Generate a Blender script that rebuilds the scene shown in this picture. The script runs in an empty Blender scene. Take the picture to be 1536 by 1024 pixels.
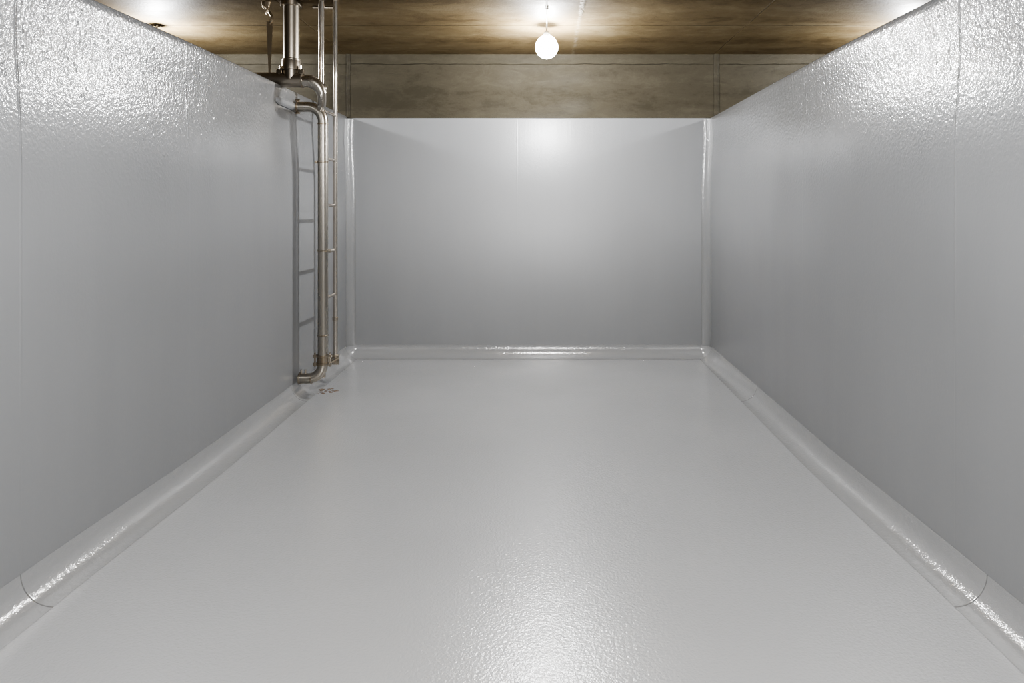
import bpy, bmesh, math, random
from mathutils import Vector, Matrix
random.seed(4)
sc = bpy.context.scene
COL = sc.collection
F = 1024.0; PX, PY, CAMZ = 815.0, 310.0, 1.6

def P(px, py, d):
    """point of the room seen at a pixel of the survey, d metres down the tank"""
    return Vector(((px - PX) / F * d, d, CAMZ + (PY - py) / F * d))

# ------------------------------------------------------------------ room sizes
XL, XR, YB = -2.09, 1.775, 7.3
TOPL, TOPR, TOPB = 2.56, 2.545, 2.548
CEIL = 3.237
YF = -2.6                       # wall behind the camera
OL, OR_ = -6.6, 6.3             # outer walls of the two neighbouring compartments

# ------------------------------------------------------------------ node helper
class NT:
    def __init__(s, name):
        s.m = bpy.data.materials.new(name); s.m.use_nodes = True
        s.t = s.m.node_tree; s.t.nodes.clear()
        s.out = s.t.nodes.new('ShaderNodeOutputMaterial')
    def n(s, typ, props=None, **ins):
        nd = s.t.nodes.new(typ)
        for k, v in (props or {}).items(): setattr(nd, k, v)
        for k, v in ins.items():
            s.set(nd, k, v)
        return nd
    def set(s, nd, k, v):
        key = int(k[1:]) if (k[0] == 'i' and k[1:].isdigit()) else k.replace('_', ' ')
        sock = nd.inputs[key]
        if isinstance(v, bpy.types.NodeSocket): s.t.links.new(v, sock)
        else: sock.default_value = v
    def math(s, op, a, b=0.0, clamp=False, c=0.0):
        nd = s.n('ShaderNodeMath', {'operation': op, 'use_clamp': clamp}, i0=a, i1=b, i2=c)
        return nd.outputs[0]
    def ramp(s, v, a, b, lo=0.0, hi=1.0, smooth=True):
        nd = s.n('ShaderNodeMapRange', {'interpolation_type': 'SMOOTHSTEP' if smooth else 'LINEAR', 'clamp': True},
                 i0=v, i1=a, i2=b, i3=lo, i4=hi)
        return nd.outputs[0]
    def mix(s, f, a, b, blend='MIX'):
        nd = s.n('ShaderNodeMix', {'data_type': 'RGBA', 'blend_type': blend})
        s.set(nd, 'i0', f)
        for i, v in ((6, a), (7, b)):
            if isinstance(v, bpy.types.NodeSocket): s.t.links.new(v, nd.inputs[i])
            else: nd.inputs[i].default_value = (*v, 1) if len(v) == 3 else v
        return nd.outputs[2]
    def noise(s, vec, scale, detail=2.0, rough=0.5, dist=0.0):
        nd = s.n('ShaderNodeTexNoise', None, Vector=vec, Scale=scale, Detail=detail, Roughness=rough, Distortion=dist)
        return nd.outputs['Fac']
    def scalev(s, vec, sx, sy, sz):
        nd = s.n('ShaderNodeVectorMath', {'operation': 'MULTIPLY'}, i0=vec, i1=(sx, sy, sz))
        return nd.outputs[0]
    def line(s, coord, at, half):
        """1 on a thin line at coord == at"""
        d = s.math('ABSOLUTE', s.math('SUBTRACT', coord, at))
        return s.ramp(d, 0.0, half, 1.0, 0.0)
    def finish(s, color, rough, bump=None, dist=0.004, strength=1.0, metallic=0.0, spec=0.5, coat=0.0, coat_rough=0.1):
        b = s.n('ShaderNodeBsdfPrincipled')
        s.set(b, 'Base_Color', color); s.set(b, 'Roughness', rough)
        b.inputs['Metallic'].default_value = metallic
        b.inputs['Specular IOR Level'].default_value = spec
        s.set(b, 'Coat_Weight', coat)
        b.inputs['Coat Roughness'].default_value = coat_rough
        b.inputs['Coat IOR'].default_value = 1.62
        if bump is not None:
            bp = s.n('ShaderNodeBump', None, Height=bump, Distance=dist, Strength=strength)
            s.t.links.new(bp.outputs[0], b.inputs['Normal'])
            if not isinstance(coat, float) or coat: s.t.links.new(bp.outputs[0], b.inputs['Coat Normal'])
        s.t.links.new(b.outputs[0], s.out.inputs[0])
        return s.m

def pos(nt):
    g = nt.n('ShaderNodeNewGeometry')
    sep = nt.n('ShaderNodeSeparateXYZ', None, i0=g.outputs['Position'])
    return g.outputs['Position'], sep.outputs[0], sep.outputs[1], sep.outputs[2]

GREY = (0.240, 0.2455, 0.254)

def coated_wall(name, seams, side=True):
    """grey glossy lining: orange peel, runs and droplets near the top edge, welted seams"""
    nt = NT(name); p, x, y, z = pos(nt)
    big = nt.noise(p, 0.9, 3, 0.55)
    streak = nt.noise(nt.scalev(p, 5, 5, 0.35), 1.0, 3, 0.6)
    v = nt.math('ADD', nt.math('MULTIPLY', big, 0.16), nt.math('MULTIPLY', streak, 0.10))
    v = nt.ramp(v, 0.06, 0.20, 0.93, 1.06, False)
    col = nt.mix(1.0, GREY, nt.n('ShaderNodeCombineColor', None, i0=v, i1=v, i2=v).outputs[0], 'MULTIPLY')
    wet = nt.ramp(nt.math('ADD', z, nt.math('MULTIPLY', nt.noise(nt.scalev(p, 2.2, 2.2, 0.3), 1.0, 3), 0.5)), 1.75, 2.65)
    # damp upper lining is darker, with missing shade also painted into its colour
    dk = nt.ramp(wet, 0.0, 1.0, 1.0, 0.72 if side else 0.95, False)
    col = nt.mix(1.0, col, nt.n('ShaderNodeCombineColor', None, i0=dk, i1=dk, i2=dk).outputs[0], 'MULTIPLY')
    def cen(v): return nt.math('SUBTRACT', v, 0.5)
    peel = cen(nt.noise(p, 56 if side else 56, 2.5, 0.5, 0.25))
    fine = cen(nt.noise(p, 115, 1.5, 0.5))
    h = nt.math('MULTIPLY', peel, nt.math('MULTIPLY_ADD', wet, 0.95 if side else .10, c=0.16 if side else .08))
    h = nt.math('ADD', h, nt.math('MULTIPLY', fine, nt.math('MULTIPLY_ADD', wet, 0.22 if side else .04, c=0.04)))
    vo = nt.n('ShaderNodeTexVoronoi', None, Vector=nt.scalev(p, 1, 1, 0.62), Scale=30.0)
    drop = nt.ramp(vo.outputs['Distance'], 0.05, 0.24, 1.0, 0.0)
    gate = nt.ramp(nt.noise(nt.scalev(p, 9, 9, 1.0), 1.0, 2), 0.45, 0.6)
    drop = nt.math('MULTIPLY', nt.math('MULTIPLY', drop, gate), wet)
    h = nt.math('ADD', h, nt.math('MULTIPLY', drop, 0.7 if side else 0.12))
    runs = cen(nt.noise(nt.scalev(p, 22, 22, 0.5), 1.0, 2))
    h = nt.math('ADD', h, nt.math('MULTIPLY', nt.math('MULTIPLY', runs, nt.ramp(z, 1.9, 2.6)), 0.8 if side else 0.4))
    h = nt.math('ADD', h, nt.math('MULTIPLY', nt.noise(p, 3.0, 1), 0.45 if side else .3))
    for at, amt in seams:
        h = nt.math('ADD', h, nt.math('MULTIPLY', nt.line(y if side else x, at, 0.009), nt.ramp(z, 0.6, 2.5, amt * .12, amt * .7)))
    rough = nt.math('MULTIPLY_ADD', wet, -0.05 if side else -0.02, c=0.38 if side else 0.40)
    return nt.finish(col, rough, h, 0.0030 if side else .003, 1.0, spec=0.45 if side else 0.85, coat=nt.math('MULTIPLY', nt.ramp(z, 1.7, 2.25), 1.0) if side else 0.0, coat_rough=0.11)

M = {}
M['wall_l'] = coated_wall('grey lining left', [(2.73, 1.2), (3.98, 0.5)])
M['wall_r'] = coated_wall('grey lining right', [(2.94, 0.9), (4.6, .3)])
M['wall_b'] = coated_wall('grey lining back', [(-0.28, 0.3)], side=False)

def floor_mat():
    nt = NT('grey lining floor'); p, x, y, z = pos(nt)
    big = nt.noise(p, 0.7, 3, 0.5)
    v = nt.ramp(big, 0.3, 0.7, 0.96, 1.05, False)
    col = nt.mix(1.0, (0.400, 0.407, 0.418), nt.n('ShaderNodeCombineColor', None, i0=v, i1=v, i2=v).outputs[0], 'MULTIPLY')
    h = nt.math('MULTIPLY', nt.noise(p, 78, 2, 0.5, 0.2), 0.5)
    h = nt.math('ADD', h, nt.math('MULTIPLY', nt.noise(p, 150, 1, 0.5), 0.14))
    h = nt.math('ADD', h, nt.math('MULTIPLY', nt.noise(p, 2.2, 1), 0.45))
    rough = nt.math('MULTIPLY_ADD', big, 0.10, c=0.20)
    return nt.finish(col, rough, h, 0.0030, 1.0, spec=0.9, coat=0.7, coat_rough=0.22)
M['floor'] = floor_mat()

def cove_mat(tone, seams=True):
    nt = NT('grey lining cove'); p, x, y, z = pos(nt)
    h = nt.math('MULTIPLY', nt.noise(p, 48, 2, 0.5), 0.5)
    h = nt.math('ADD', h, nt.math('MULTIPLY', nt.noise(p, 140, 1), 0.22))
    h = nt.math('ADD', h, nt.math('MULTIPLY', nt.noise(p, 7, 1), 0.7))
    jl = nt.math('MULTIPLY', nt.math('ADD', nt.line(y, 2.73, 0.006), nt.line(y, 5.62, 0.006)), 1.0 if seams else 0.0)
    h = nt.math('SUBTRACT', h, nt.math('MULTIPLY', jl, 1.2))
    col = nt.mix(nt.math('MULTIPLY', jl, 0.4), tone, (0.2, 0.2, 0.2))
    return nt.finish(col, 0.17, h, 0.0032, 1.0, spec=0.8, coat=0.5, coat_rough=0.12)
M['cove'] = cove_mat((0.29, 0.294, 0.30))
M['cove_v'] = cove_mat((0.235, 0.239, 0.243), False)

def concrete(name, base, dark, light, lines, ceiling=False):
    """board-marked damp concrete; lines = [(axis, at, half width, depth)]"""
    nt = NT(name); p, x, y, z = pos(nt)
    ax = {'x': x, 'y': y, 'z': z}
    grain = nt.noise(nt.scalev(p, 2.4, 5.0, 9.0), 1.0, 7, 0.66, 0.9)
    blot = nt.noise(nt.scalev(p, 0.8, 1.6, 2.0), 1.3, 4, 0.6, 0.4)
    fine = nt.noise(p, 60, 3, 0.6)
    board = nt.noise(nt.scalev(p, 0.02, 3.6, 5.0), 1.0, 0)
    f = nt.math('ADD', nt.math('MULTIPLY', grain, 0.55), nt.math('MULTIPLY', blot, 0.45))
    f = nt.math('ADD', f, nt.math('MULTIPLY', nt.math('SUBTRACT', board, 0.5), 0.35))
    f = nt.math('ADD', f, nt.math('MULTIPLY', nt.math('SUBTRACT', fine, 0.5), 0.16))
    mid = nt.noise(nt.scalev(p, 5.0, 6.5, 11.0), 1.0, 5, 0.65, 1.2)
    f = nt.math('ADD', f, nt.math('MULTIPLY', nt.math('SUBTRACT', mid, 0.5), 0.45))
    c = nt.mix(nt.ramp(f, 0.32, 0.52), dark, base)
    c = nt.mix(nt.ramp(f, 0.50, 0.72), c, light)
    h = nt.math('ADD', nt.math('MULTIPLY', grain, 0.8), nt.math('MULTIPLY', fine, 0.35))
    wob = nt.math('MULTIPLY', nt.math('SUBTRACT', nt.noise(p, 5, 3), 0.5), 0.03)
    for a, at, half, amt in lines:
        ln = nt.line(nt.math('ADD', ax[a], wob), at, half)
        h = nt.math('SUBTRACT', h, nt.math('MULTIPLY', ln, amt))
        brk = nt.ramp(nt.noise(p, 4, 3), 0.38, 0.6, 0.25, 0.85)
        c = nt.mix(nt.math('MULTIPLY', ln, brk), c, tuple(v * 0.45 for v in dark))
    if ceiling:
        # lime crust that has wept out of a crack running down the tank
        cr = nt.math('MULTIPLY', nt.line(nt.math('ADD', x, nt.math('MULTIPLY', wob, 1.4)), 0.318, 0.03),
                     nt.ramp(nt.noise(p, 26, 3), 0.40, 0.55))
        cr = nt.math('MULTIPLY', cr, nt.ramp(y, 6.0, 5.6, 0.25, 1.0))
        c = nt.mix(nt.math('MULTIPLY', cr, 0.8), c, (0.36, 0.33, 0.27))
        h = nt.math('ADD', h, nt.math('MULTIPLY', cr, 1.2))
    rough = nt.ramp(blot, 0.35, 0.65, 0.58 if ceiling else 0.55, 0.78 if ceiling else 0.75)
    return nt.finish(c, rough, h, 0.006, 0.9, spec=0.2)

M['ceil'] = concrete('brown damp concrete', (0.122, 0.088, 0.043), (0.076, 0.051, 0.022), (0.165, 0.128, 0.070),
                     [('y', 6.17, 0.012, 1.5), ('x', XR + 0.06, 0.012, 1.0), ('x', XL - 0.03, 0.012, 1.0)], True)
M['conc'] = concrete('olive board-marked concrete', (0.050, 0.0430, 0.0285), (0.035, 0.030, 0.0185), (0.064, 0.056, 0.039),
                     [('z', 3.13, 0.006, 0.7)])
M['conc_joint'] = concrete('joint mortar', (0.046, 0.040, 0.027), (0.030, 0.025, 0.016), (0.068, 0.06, 0.043), [])

def metal(name, col, rough, tarnish, t_amt=0.5):
    nt = NT(name); p, x, y, z = pos(nt)
    n1 = nt.noise(nt.scalev(p, 1, 1, 0.12), 9, 4, 0.6)
    c = nt.mix(nt.math('MULTIPLY', nt.ramp(n1, 0.42, 0.66), t_amt), col, tarnish)
    r = nt.math('MULTIPLY_ADD', n1, 0.16, c=rough - 0.08)
    h = nt.noise(p, 90, 2)
    return nt.finish(c, r, h, 0.0006, 0.6, metallic=1.0)
M['steel'] = metal('stainless tube', (0.60, 0.55, 0.49), 0.24, (0.42, 0.37, 0.31), 0.5)
M['pipe'] = metal('dull stainless pipe', (0.46, 0.43, 0.385), 0.28, (0.36, 0.33, 0.28), 0.5)
M['dark_pipe'] = metal('tarnished overhead pipe', (0.32, 0.285, 0.24), 0.36, (0.21, 0.18, 0.14), 0.6)
M['clamp'] = metal('clamp steel', (0.46, 0.41, 0.34), 0.28, (0.22, 0.17, 0.11), 0.7)
M['rust'] = metal('rusty hanger', (0.40, 0.33, 0.24), 0.4, (0.14, 0.09, 0.05), 0.9)

def plain(name, col, rough, spec=0.4):
    nt = NT(name); p, *_ = pos(nt)
    c = nt.mix(nt.noise(p, 40, 3), tuple(v * 0.8 for v in col), tuple(min(1, v * 1.15) for v in col))
    return nt.finish(c, rough, nt.noise(p, 120, 2), 0.0005, 0.4, spec=spec)
M['sleeve'] = plain('grey lining on pipe', (0.25, 0.253, 0.258), 0.3)
M['cord'] = plain('cord', (0.30, 0.27, 0.22), 0.5)
M['socket'] = plain('socket plastic', (0.62, 0.62, 0.60), 0.4)
M['silt'] = plain('wet silt', (0.20, 0.15, 0.115), 0.18)
def bulb_mats():
    nt = NT('frosted globe')     # thin frosted glass, itself bright
    e = nt.n('ShaderNodeEmission', None, Color=(1.0, 0.985, 0.955, 1), Strength=60.0)
    t = nt.n('ShaderNodeBsdfTransparent')
    m = nt.n('ShaderNodeMixShader', None, i0=0.5)
    nt.t.links.new(t.outputs[0], m.inputs[1]); nt.t.links.new(e.outputs[0], m.inputs[2])
    nt.t.links.new(m.outputs[0], nt.out.inputs[0])
    nt.m.cycles.emission_sampling = 'NONE'
    return nt.m
M['bulb'] = bulb_mats()

# ------------------------------------------------------------------ object helpers
def tag(o, label=None, cat=None, group=None, kind=None):
    if label: o['label'] = label
    if cat: o['category'] = cat
    if group: o['group'] = group
    if kind: o['kind'] = kind
    return o
def empty(name, loc, label, cat, group=None):
    o = bpy.data.objects.new(name, None); COL.objects.link(o); o.location = loc
    o.empty_display_size = 0.1
    return tag(o, label, cat, group)
def obj(name, bm, mats, parent=None, smooth=True, local=False, angle=35):
    me = bpy.data.meshes.new(name)
    bmesh.ops.recalc_face_normals(bm, faces=bm.faces)
    if parent is not None and not local:
        bmesh.ops.translate(bm, verts=bm.verts, vec=-Vector(parent.location))
    if smooth:
        for f in bm.faces: f.smooth = True
        for e in bm.edges:
            if len(e.link_faces) == 2 and e.calc_face_angle(0) > math.radians(angle): e.smooth = False
    bm.to_mesh(me); bm.free()
    for m in (mats if isinstance(mats, list) else [mats]): me.materials.append(m)
    o = bpy.data.objects.new(name, me); COL.objects.link(o)
    if parent is not None: o.parent = parent
    return o
def struct(name, bm, m, **k):
    return tag(obj(name, bm, m, **k), kind='structure')

def box(bm, x0, x1, y0, y1, z0, z1):
    r = bmesh.ops.create_cube(bm, size=1.0)
    bmesh.ops.scale(bm, verts=r['verts'], vec=(x1 - x0, y1 - y0, z1 - z0))
    bmesh.ops.translate(bm, verts=r['verts'], vec=((x0 + x1) / 2, (y0 + y1) / 2, (z0 + z1) / 2))
    return r['verts']
def bevel_all(bm, w, seg=2):
    bmesh.ops.bevel(bm, geom=bm.edges[:], offset=w, segments=seg, affect='EDGES', profile=0.7)

def fillet(pts, r, n=10):
    """polyline with its inner corners rounded to radius r"""
    out = [Vector(pts[0])]
    for i in range(1, len(pts) - 1):
        a, b, c = Vector(pts[i - 1]), Vector(pts[i]), Vector(pts[i + 1])
        u, v = (a - b).normalized(), (c - b).normalized()
        ang = u.angle(v)
        if ang > math.radians(179): out.append(b); continue
        t = min(r / math.tan(ang / 2), (a - b).length * .98, (c - b).length * .98)
        rr = t * math.tan(ang / 2)
        cen = b + (u + v).normalized() * (rr / math.sin(ang / 2))
        s, e = b + u * t - cen, b + v * t - cen
        tot = s.angle(e); axis = s.cross(e).normalized()
        for k in range(n + 1):
            out.append(cen + Matrix.Rotation(tot * k / n, 3, axis) @ s)
    out.append(Vector(pts[-1]))
    return out
def tube(bm, pts, r, seg=20, cap=True, radii=None):
    pts = [Vector(p) for p in pts]
    t0 = (pts[1] - pts[0]).normalized()
    up = Vector((0, 0, 1)) if abs(t0.z) < 0.9 else Vector((1, 0, 0))
    nrm = t0.cross(up).normalized()
    rings = []; prev = t0
    for i, p in enumerate(pts):
        if i == 0: t = t0
        elif i == len(pts) - 1: t = (p - pts[i - 1]).normalized()
        else: t = ((pts[i + 1] - p).normalized() + (p - pts[i - 1]).normalized()).normalized()
        q = prev.rotation_difference(t); nrm = q @ nrm; prev = t
        b = t.cross(nrm).normalized(); nn = b.cross(t).normalized()
        rr = radii[i] if radii else r
        rings.append([bm.verts.new(p + (nn * math.cos(2 * math.pi * k / seg) + b * math.sin(2 * math.pi * k / seg)) * rr) for k in range(seg)])
    for a, c in zip(rings, rings[1:]):
        for k in range(seg):
            bm.faces.new((a[k], a[(k + 1) % seg], c[(k + 1) % seg], c[k]))
    if cap:
        bm.faces.new(rings[0][::-1]); bm.faces.new(rings[-1])
    return bm
def T(pts, r, **k): return tube(bmesh.new(), pts, r, **k)
def lathe_dir(bm, base, axis, prof, seg=24):
    """closed ring/solid about an axis; prof = [(distance along axis, radius)]"""
    base, axis = Vector(base), Vector(axis).normalized()
    return tube(bm, [base + axis * a for a, _ in prof], 0, seg=seg, radii=[max(r, 1e-4) for _, r in prof])
def ring(bm, c, axis, r, w, b=0.004, seg=24):
    return lathe_dir(bm, Vector(c) - Vector(axis).normalized() * w / 2, axis,
                     [(0, r - b), (b, r), (w - b, r), (w, r - b)], seg)
def hexbolt(bm, a, b, r):
    tube(bm, [a, b], r, seg=6)

# ------------------------------------------------------------------ the setting
def slope(z):
    def ss(a, b, t):
        t = max(0, min(1, (t - a) / (b - a))); return t * t * (3 - 2 * t)
    s = -0.060 * ss(1.70, 2.10, z)
    return s * (1 - ss(2.22, 2.40, z)) + 0.045 * ss(2.22, 2.40, z)
def swell(z, n=60):
    return sum(slope(z * (i + .5) / n) * z / n for i in range(n))
def bow(y):
    """the long walls are a few centimetres out of true in plan"""
    t = max(0.0, min(1.0, (y - 2.75) / 1.5))
    return 0.030 * (t * t * (3 - 2 * t)) - 0.030 * max(0, min(1, (y - 4.25) / 3.0))
def partition(name, xin, sgn, top, mat):
    """free-standing lined wall; its lining swells very slightly below the top edge"""
    n = 70; prof = []; off = 0.0
    for i in range(n + 1):
        z = top * i / n
        if i: off += slope(z - top / n / 2) * top / n
        prof.append((off, z))
    bm = bmesh.new(); th = 0.22
    ys = [YF + (YB + 0.01 - YF) * j / 40 for j in range(41)]
    grid = [[bm.verts.new((xin - sgn * (o + bow(yy)), yy, z)) for yy in ys] for o, z in prof]
    # rounded nose of the lining, flat concrete crown, far side
    for dx, dz in ((0.006, 0.007), (0.02, 0.010), (th, 0.010)):
        grid.append([bm.verts.new((xin - sgn * (prof[-1][0] + bow(yy)) + sgn * dx, yy, top + dz)) for yy in ys])
    grid.append([bm.verts.new((xin + sgn * th, yy, 0)) for yy in ys])
    for a, b in zip(grid, grid[1:]):
        for j in range(len(ys) - 1):
            bm.faces.new((a[j], a[j + 1], b[j + 1], b[j]))
    return struct(name, bm, mat, angle=70)
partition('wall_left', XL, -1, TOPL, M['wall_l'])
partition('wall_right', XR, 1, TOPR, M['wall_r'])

# back wall: board-marked concrete above, lining standing a little proud below
bm = bmesh.new()
box(bm, OL, OR_, YB + 0.03, YB + 0.25, 0, CEIL)
nconc = len(bm.faces)
prof = [(YB, 0.0), (YB, TOPB - 0.010), (YB + 0.004, TOPB - 0.002), (YB + 0.012, TOPB), (YB + 0.05, TOPB)]
rows = [[bm.verts.new((x, y, z)) for x in (XL - 0.05, XR + 0.05)] for y, z in prof]
for a, b in zip(rows, rows[1:]): bm.faces.new((a[0], a[1], b[1], b[0]))
bm.faces.ensure_lookup_table()
for f in bm.faces[nconc:]: f.material_index = 1
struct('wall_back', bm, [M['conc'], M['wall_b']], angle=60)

bm = bmesh.new(); box(bm, OL, OR_, YF - .2, YB + .25, -0.2, 0.0); struct('floor', bm, M['floor'], smooth=False)
bm = bmesh.new(); box(bm, OL, OR_, YF - .2, YB + .25, CEIL, CEIL + 0.25); struct('ceiling', bm, M['ceil'], smooth=False)
bm = bmesh.new(); box(bm, OL, OR_, YF - .2, YF, 0, CEIL); struct('wall_front', bm, M['conc'], smooth=False)
bm = bmesh.new(); box(bm, OL - .2, OL, YF - .2, YB + .25, 0, CEIL); struct('wall_outer_left', bm, M['conc'], smooth=False)
bm = bmesh.new(); box(bm, OR_, OR_ + .2, YF - .2, YB + .25, 0, CEIL); struct('wall_outer_right', bm, M['conc'], smooth=False)

# coved skirting of the lining
def cove_profile(r, n=9):
    """concave fillet from (0, r) on the wall to (r, 0) on the floor, feathered out onto both"""
    lap = 0.0012
    pts = []
    for k in range(n + 1):
        a = math.pi / 2 * k / n
        pts.append((lap + r - r * math.cos(a), lap + r - r * math.sin(a)))
    return pts
R = 0.13
def cove(name, fn, mat, a0, a1, n, R=R):
    bm = bmesh.new(); prof = cove_profile(R)
    rows = [[bm.verts.new(fn(u, v, a0 + (a1 - a0) * j / n)) for u, v in prof] for j in range(n + 1)]
    for a, b in zip(rows, rows[1:]):
        for k in range(len(prof) - 1): bm.faces.new((a[k], a[k + 1], b[k + 1], b[k]))
    return struct(name, bm, mat, angle=80)
cove('baseboard_left', lambda u, v, t: (XL + u + bow(t), t, v), M['cove'], YF, YB, 60)
cove('baseboard_right', lambda u, v, t: (XR - u - bow(t), t, v), M['cove'], YF, YB, 60)
cove('baseboard_back', lambda u, v, t: (t, YB - u, v), M['cove'], XL, XR, 20)
cove('trim_1', lambda u, v, t: (XL + u + swell(t), YB - v, t), M['cove_v'], 0.02, TOPB - 0.012, 14, 0.085)
cove('trim_2', lambda u, v, t: (XR - u - swell(t), YB - v, t), M['cove_v'], 0.02, TOPB - 0.012, 14, 0.085)
# small ball where three coves meet
for nm, x, s in (('trim_3', XL, 1), ('trim_4', XR, -1)):
    bm = bmesh.new(); r = 0.12; n = 8
    rows = []
    for i in range(n + 1):
        a = math.pi / 2 * i / n
        row = []
        for j in range(n + 1):
            b = math.pi / 2 * j / n
            d = Vector((-math.cos(a) * math.cos(b), math.sin(a) * math.cos(b), -math.sin(b)))
            row.append(bm.verts.new((x + s * (r + d.x * r), YB - r + d.y * r, r + d.z * r)))
        rows.append(row)
    for a, b in zip(rows, rows[1:]):
        for j in range(n): bm.faces.new((a[j], a[j + 1], b[j + 1], b[j]))
    bmesh.ops.remove_doubles(bm, verts=bm.verts, dist=1e-5)
    struct(nm, bm, M['cove'])
# mortar joints standing proud on the concrete above the two lined corners
for nm, x, w in (('trim_5', XL - 0.005, 0.022), ('trim_6', XR + 0.085, 0.030)):
    bm = bmesh.new(); n = 24; rows = []
    for i in range(n + 1):
        z = TOPB + 0.012 + (CEIL - TOPB - 0.012) * i / n
        j = random.uniform(-.004, .004)
        rows.append([bm.verts.new((x + j + w * math.cos(t) , YB + 0.03 - (0.012 + random.uniform(0, .004)) * math.sin(t), z))
                     for t in [math.pi * k / 6 for k in range(7)]])
    for a, b in zip(rows, rows[1:]):
        for k in range(6): bm.faces.new((a[k], a[k + 1], b[k + 1], b[k]))
    struct(nm, bm, M['conc_joint'], angle=80)

# ------------------------------------------------------------------ ladder on the left wall
LX = -1.89
d1, d2 = LX / ((482 - PX) / F), LX / ((503 - PX) / F)
ladder = empty('ladder', (LX, (d1 + d2) / 2, 0), 'slim stainless steel ladder fixed along the left wall behind the upright pipe', 'ladder')
def rail(px, d, r, z0, name='rail'):
    X = (px - PX) / F
    pts = [(X * d, d, z0), (X * d, d, 2.80)]
    # the head of the rail sweeps forward to its fixing on the ceiling
    e = 5.36
    for k in range(1, 9):
        a = k / 8 * math.pi / 2
        dd = d - (d - e) * (1 - math.cos(a)); z = 2.80 + (CEIL - 2.80) * math.sin(a) * 1.0
        pts.append((X * dd, dd, min(z, CEIL)))
    # the last point reaches the ceiling
    return obj(name, T(pts, r, seg=16), M['steel'], ladder)
rail(482, d1, 0.024, 0.16)
rail(503, d2, 0.021, 0.20)
for y in (174, 241, 308, 375, 441, 508):
    if y == 508: continue
    z = CAMZ + (PY - y) / F * d2
    obj('rung', T([(LX, d1 - 0.012, z), (LX, d2 + 0.012, z)], 0.0125, seg=12), M['steel'], ladder)
# top cross bar
a, b = P(469, 11, 5.52), P(500, 12, 5.55)
obj('top_bar', T([a, b], 0.014, seg=12), M['clamp'], ladder)
# joint sleeve and flattened foot on the far rail, foot on the near rail
bm = bmesh.new(); ring(bm, (LX, d2, P(503, 478, d2).z), (0, 0, 1), 0.026, 0.035); obj('sleeve', bm, M['clamp'], ladder)
def foot(d, z, stay=True):
    bm = bmesh.new()
    ring(bm, (LX, d, z + 0.075), (0, 0, 1), 0.034, 0.03)
    for v in box(bm, LX - 0.034, LX + 0.034, d - 0.012, d + 0.012, z, z + 0.065): pass
    tube(bm, [(LX - .045, d - .03, z + 0.012), (LX + .035, d - .02, z + 0.058)], 0.011, seg=8)
    obj('foot', bm, M['clamp'], ladder)
    # stay back to the wall
    if stay: obj('wall_stay', T([(LX, d, z + 0.075), (XL + bow(d) + 0.001, d, z + 0.075)], 0.011, seg=10), M['clamp'], ladder)
foot(d1, 0.15, False); foot(d2, 0.17)

# ------------------------------------------------------------------ upright pipe in front of the ladder
PD = 5.74; PXX = (484.5 - PX) / F * PD; PR = 0.043
zt = P(484, 160.5, PD).z; zb = P(484, 567, PD).z
xend = (449 - PX) / F * PD
up = empty('inlet_pipe', (PXX, PD, 0), 'upright stainless pipe elbowed to the left wall, standing in front of the ladder', 'pipe')
pts = fillet([(XL + swell(zt) + bow(PD) + .001, PD, zt), (PXX, PD, zt), (PXX, PD, zb), (xend, PD, zb)], 0.125, 12)
obj('pipe_run', T(pts, PR, seg=28), M['pipe'], up)
def at_pipe(y): return Vector((PXX, PD, P(484, y, PD).z))
for y in (186, 503):
    bm = bmesh.new(); ring(bm, at_pipe(y), (0, 0, 1), PR + 0.004, 0.012, 0.002); obj('weld_ring', bm, M['clamp'], up)
bm = bmesh.new(); ring(bm, (xend + .105, PD, zb), (1, 0, 0), PR + 0.003, 0.010, 0.002); obj('weld_ring', bm, M['clamp'], up)
# wall flange and grey lined sleeve at the top
bm = bmesh.new(); ring(bm, (xend - 0.012, PD, zt), (1, 0, 0), PR + 0.012, 0.014, 0.003); obj('flange', bm, M['clamp'], up)
for s in (-1, 1):
    bm = bmesh.new(); hexbolt(bm, (xend - 0.03, PD - .02, zt + s * 0.055), (xend + 0.012, PD - .02, zt + s * 0.055), 0.008); obj('bolt', bm, M['clamp'], up)
# stub of the pipe lying along the wall under the lining, with a rounded end
wx = XL + swell(zt) + bow(PD)
bm = T([(wx - .012, 5.33, zt), (wx - .012, 5.345, zt), (wx - .012, 5.37, zt), (wx - .012, PD + .02, zt), (wx - .012, PD + .06, zt)], .05, seg=32,
    radii=[.016, .026, .034, .038, .03])
for v in bm.verts: v.co.x = max(v.co.x, XL + swell(v.co.z) + bow(v.co.y) + .0008)
bmesh.ops.remove_doubles(bm, verts=bm.verts, dist=1e-5)
obj('lined_stub', bm, M['sleeve'], up)
# open end of the bottom branch
bm = bmesh.new(); ring(bm, (xend + 0.006, PD, zb), (1, 0, 0), PR + 0.007, 0.016, 0.003); obj('end_ring', bm, M['clamp'], up)
for dx in (0.02, 0.055):
    bm = bmesh.new(); tube(bm, [(xend + dx, PD - .01, zb + PR - .004), (xend + dx, PD - .01, zb + PR + 0.034)], 0.008, seg=6); obj('bolt', bm, M['clamp'], up)
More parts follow.
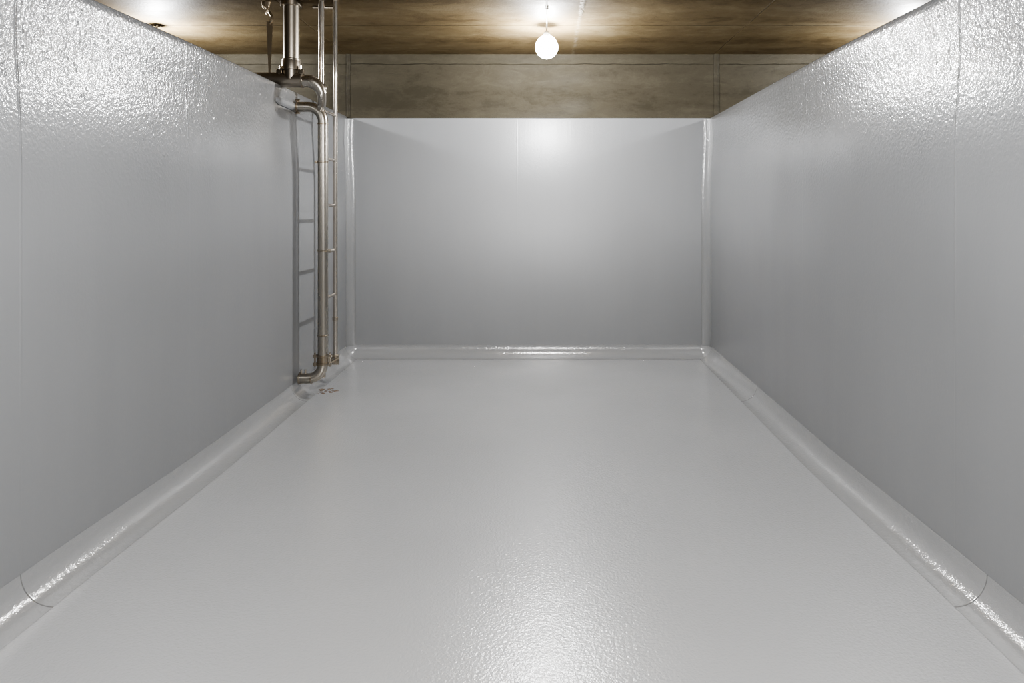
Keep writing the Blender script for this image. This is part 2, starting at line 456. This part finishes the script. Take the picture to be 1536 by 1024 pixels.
# clamp coupling at 532..547
zc = P(484, 539, PD).z
bm = bmesh.new()
lathe_dir(bm, (PXX, PD, zc - 0.042), (0, 0, 1), [(0, PR + .003), (0.002, PR + .012), (0.016, PR + .012), (0.020, PR + .006), (0.064, PR + .006), (0.068, PR + .012), (0.082, PR + .012), (0.084, PR + .003)], 28)
cl = obj('clamp_coupling', bm, M['clamp'], up)
for s in (-1, 1):
    for dz in (-0.034, 0.034):
        a = Vector((PXX + s * (PR + 0.018), PD - 0.012, zc + dz))
        bm = bmesh.new(); box(bm, a.x - .016, a.x + .016, a.y - .016, a.y + .016, a.z - .012, a.z + .012); bevel_all(bm, 0.004)
        obj('lug', bm, M['clamp'], up)
    bm = bmesh.new(); tube(bm, [(PXX + s * (PR + 0.02), PD - 0.014, zc - .055), (PXX + s * (PR + 0.02), PD - 0.014, zc + .062)], 0.007, seg=8)
    obj('bolt', bm, M['clamp'], up)
# small lugs where the pipe is held to the ladder rail
for y, s in ((243, -1), (376, 1)):
    a = at_pipe(y)
    bm = bmesh.new(); ring(bm, a, (0, 0, 1), PR + .004, 0.016, 0.003); obj('strap', bm, M['clamp'], up)
    bm = bmesh.new(); box(bm, min(a.x + s * .035, a.x + s * .068), max(a.x + s * .035, a.x + s * .068), PD - .014, PD + .014, a.z - .012, a.z + .012); bevel_all(bm, .004); obj('lug', bm, M['clamp'], up)

# ------------------------------------------------------------------ overhead pipe crossing the wall top
OD = 5.45
hz = P(437, 120, OD).z; hx = (437 - PX) / F * OD; HR = 0.060; VR = 0.066
ov = empty('overhead_pipe', (hx, OD, hz), 'wide tarnished pipe hanging from the ceiling and crossing over the top of the left wall', 'pipe')
obj('riser', T([(hx, OD, CEIL), (hx, OD, P(437, 95, OD).z), (hx, OD, hz)], VR - .004, seg=28), M['dark_pipe'], ov)
bm = bmesh.new(); lathe_dir(bm, (hx, OD, P(437, 106, OD).z), (0, 0, 1), [(0, VR + .004), (0.004, VR + .010), (0.07, VR + .008), (0.085, VR + .002), (0.092, VR)], 28)
obj('socket', bm, M['dark_pipe'], ov)
bm = bmesh.new(); ring(bm, (hx, OD, P(437, 91, OD).z), (0, 0, 1), VR + .005, 0.014, .003); obj('weld_ring', bm, M['dark_pipe'], ov)
bm = bmesh.new(); ring(bm, (hx, OD, CEIL - .022), (0, 0, 1), VR + .018, 0.044, .004); obj('ceiling_collar', bm, M['clamp'], ov)
for s in (-1, 1):
    c = Vector((hx + s * (VR + .018), OD - .02, P(437, 107, OD).z))
    bm = bmesh.new()
    box(bm, c.x - .022, c.x + .022, c.y - .02, c.y + .02, c.z - .028, c.z + .012); bevel_all(bm, .008, 3)
    obj('lug', bm, M['clamp'], ov)
    bm = bmesh.new(); tube(bm, [c + Vector((0, -.012, -.05)), c + Vector((0, -.012, .04))], .008, seg=8); obj('bolt', bm, M['steel'], ov)
obj('cross_run', T([(-4.6, OD, hz), ((455 - PX) / F * OD, OD, hz)], HR, seg=28), M['dark_pipe'], ov)
ex = (481.5 - PX) / F * OD
tip = Vector((PXX - 0.015, PD - 0.01, zt - 0.01))
pts = fillet([((455 - PX) / F * OD - .01, OD, hz - .008), (ex, OD, hz - .008), (ex + 0.004, OD + .02, P(481, 150, OD).z), tip], 0.12, 12)
n = len(pts)
obj('branch_elbow', T(pts, 0.045, seg=24, radii=[0.050 - 0.016 * min(1, max(0, (i - 4) / (n * .5))) for i in range(n)]), M['pipe'], ov)
bm = bmesh.new(); ring(bm, ((454 - PX) / F * OD, OD, hz), (1, 0, 0), HR + .003, .014, .003); obj('weld_ring', bm, M['dark_pipe'], ov)

# hanger strap holding the cross run, beyond the wall
gx = (404.5 - PX) / F * OD
hg = empty('pipe_hanger', (gx, OD, CEIL), 'thin rusty hanger strap with a twisted hook, left of the ceiling pipe', 'hanger')
bm = bmesh.new()
rows = []
for i in range(13):
    t = i / 12; z = CEIL - 0.16 + (hz + HR + .001 - (CEIL - 0.16)) * t; w = 0.017 * (1 - t) + 0.008
    rows.append([bm.verts.new((gx + sx * w, OD + sy * .003, z)) for sx, sy in ((-1, -1), (1, -1), (1, 1), (-1, 1))])
for a, b in zip(rows, rows[1:]):
    for k in range(4): bm.faces.new((a[k], a[(k + 1) % 4], b[(k + 1) % 4], b[k]))
bm.faces.new(rows[0]); bm.faces.new(rows[-1][::-1])
obj('strap', bm, M['rust'], hg)
hook = [(gx - .055, OD, CEIL), (gx - .045, OD - .01, CEIL - .045), (gx - .012, OD + .012, CEIL - .075), (gx + .016, OD, CEIL - .115), (gx + .018, OD - .01, CEIL - .155), (gx, OD, CEIL - .175)]
obj('hook', T(fillet(hook, .03, 4), 0.011, seg=10), M['rust'], hg)
hook = [(gx + .0, OD, CEIL), (gx - .012, OD + .012, CEIL - .04), (gx - .03, OD - .01, CEIL - .08), (gx - .02, OD, CEIL - .10)]
obj('hook_bolt', T(fillet(hook, .03, 4), 0.009, seg=10), M['rust'], hg)

# ------------------------------------------------------------------ lamps
BD = 6.15
def pendant(loc, label):
    x, d, z = loc
    p = empty('pendant_bulb', (x, d, CEIL), label, 'lamp')
    zc = z - CEIL
    bm = bmesh.new(); bmesh.ops.create_uvsphere(bm, u_segments=24, v_segments=14, radius=0.103)
    for v in bm.verts:
        if v.co.z > 0.05: v.co.z *= 1.06
    g = obj('globe', bm, M['bulb'], p, local=True); g.location = (0, 0, zc)
    bm = bmesh.new()
    lathe_dir(bm, (0, 0, zc + .150), (0, 0, -1), [(0, .010), (0.004, .018), (0.018, .021), (0.022, .030), (0.036, .032), (0.040, .027), (0.060, .044), (0.078, .054)], 24)
    obj('socket', bm, M['socket'], p, local=True)
    bm = bmesh.new(); pts = [(0, -2.2, -.010), (0.003, -1.4, -.010), (-.003, -.7, -.010), (0, -.12, -.010), (0, -.03, -.012), (0, 0, -.03), (0, 0, zc + .14)]
    tube(bm, fillet(pts, .025, 4), .0065, seg=8); obj('cord', bm, M['cord'], p, local=True)
    for yy in (-.55, -1.2):
        bm = bmesh.new(); ring(bm, (0, yy, -.009), (0, 1, 0), .013, .022, .003, 12)
        obj('cord_clip', bm, M['cord'], p, local=True)
    return p
bz = P(820, 71, BD).z
pendant(((820 - PX) / F * BD, BD, bz), 'lit bare round bulb hanging from a short cord at the middle of the ceiling')

# lamp holders fixed to the ceiling of the neighbouring compartments
for nm, x in (('trim_7', -3.48), ('trim_8', 3.32)):
    bm = bmesh.new()
    lathe_dir(bm, (x, BD, CEIL), (0, 0, -1), [(0, .008), (0.045, .008), (0.05, .02), (0.07, .032), (.085, .044), (.105, .056)], 24)
    struct(nm, bm, M['cord'])
def lamp(name, loc, power, r=0.1):
    l = bpy.data.lights.new(name, 'POINT'); l.energy = power; l.shadow_soft_size = r; l.color = (.985, .992, 1)
    o = bpy.data.objects.new(name, l); COL.objects.link(o); o.location = loc
    return o
# the same bulbs in the two neighbouring compartments and further up the tank
MAIN, SIDE, NEAR = 385, 150, 600
lamp('bulb_middle', ((820 - PX) / F * BD, BD, bz), MAIN, 0.045)
for nm, x in (('bulb_left_compartment', -3.48), ('bulb_right_compartment', 3.32)):
    o = lamp(nm, (x, BD, bz), SIDE, 0.06)
lamp('bulb_near', (0.03, 0.5, bz - .1), NEAR)

# silt left under the open pipe end
bm = bmesh.new()
c0 = P(489, 586, 1)
d0 = CAMZ / ((586 - PY) / F)
cx, cy = (489 - PX) / F * d0, d0
for i in range(26):
    a = random.uniform(0, 2 * math.pi); rr = random.random() ** .6
    x, y = cx + math.cos(a) * rr * .10, cy + math.sin(a) * rr * .09
    s = random.uniform(.006, .02)
    r = bmesh.ops.create_icosphere(bm, subdivisions=1, radius=s)
    for v in r['verts']:
        v.co.z = max(0, v.co.z) * .35 ; v.co += Vector((x, y, 0.0)) + Vector((random.uniform(-.3, .3), random.uniform(-.3, .3), 0)) * s
o = obj('silt', bm, M['silt'])
tag(o, 'small wet brown silt patch on the grey floor below the pipe elbow', 'silt', kind='stuff')

# ------------------------------------------------------------------ camera, world, view
cam = bpy.data.cameras.new('camera'); co = bpy.data.objects.new('camera', cam); COL.objects.link(co)
co.location = (0, 0, CAMZ); co.rotation_euler = (math.pi / 2, 0, 0)
cam.lens = 24.0; cam.sensor_width = 36.0; cam.sensor_fit = 'HORIZONTAL'
cam.shift_x = -(PX - 768) / 1536; cam.shift_y = (PY - 512) / 1536
cam.clip_start = 0.05
sc.camera = co
w = bpy.data.worlds.new('world'); sc.world = w; w.use_nodes = True
w.node_tree.nodes['Background'].inputs[0].default_value = (0, 0, 0, 1)
w.node_tree.nodes['Background'].inputs[1].default_value = 0
sc.view_settings.view_transform = 'AgX'
sc.view_settings.look = 'AgX - Medium High Contrast'
sc.view_settings.exposure = 0.06
sc.cycles.max_bounces = 10
sc.cycles.diffuse_bounces = 5
sc.cycles.use_adaptive_sampling = False
sc.cycles.glossy_bounces = 6
sc.cycles.use_denoising = True
sc.cycles.sample_clamp_indirect = 12
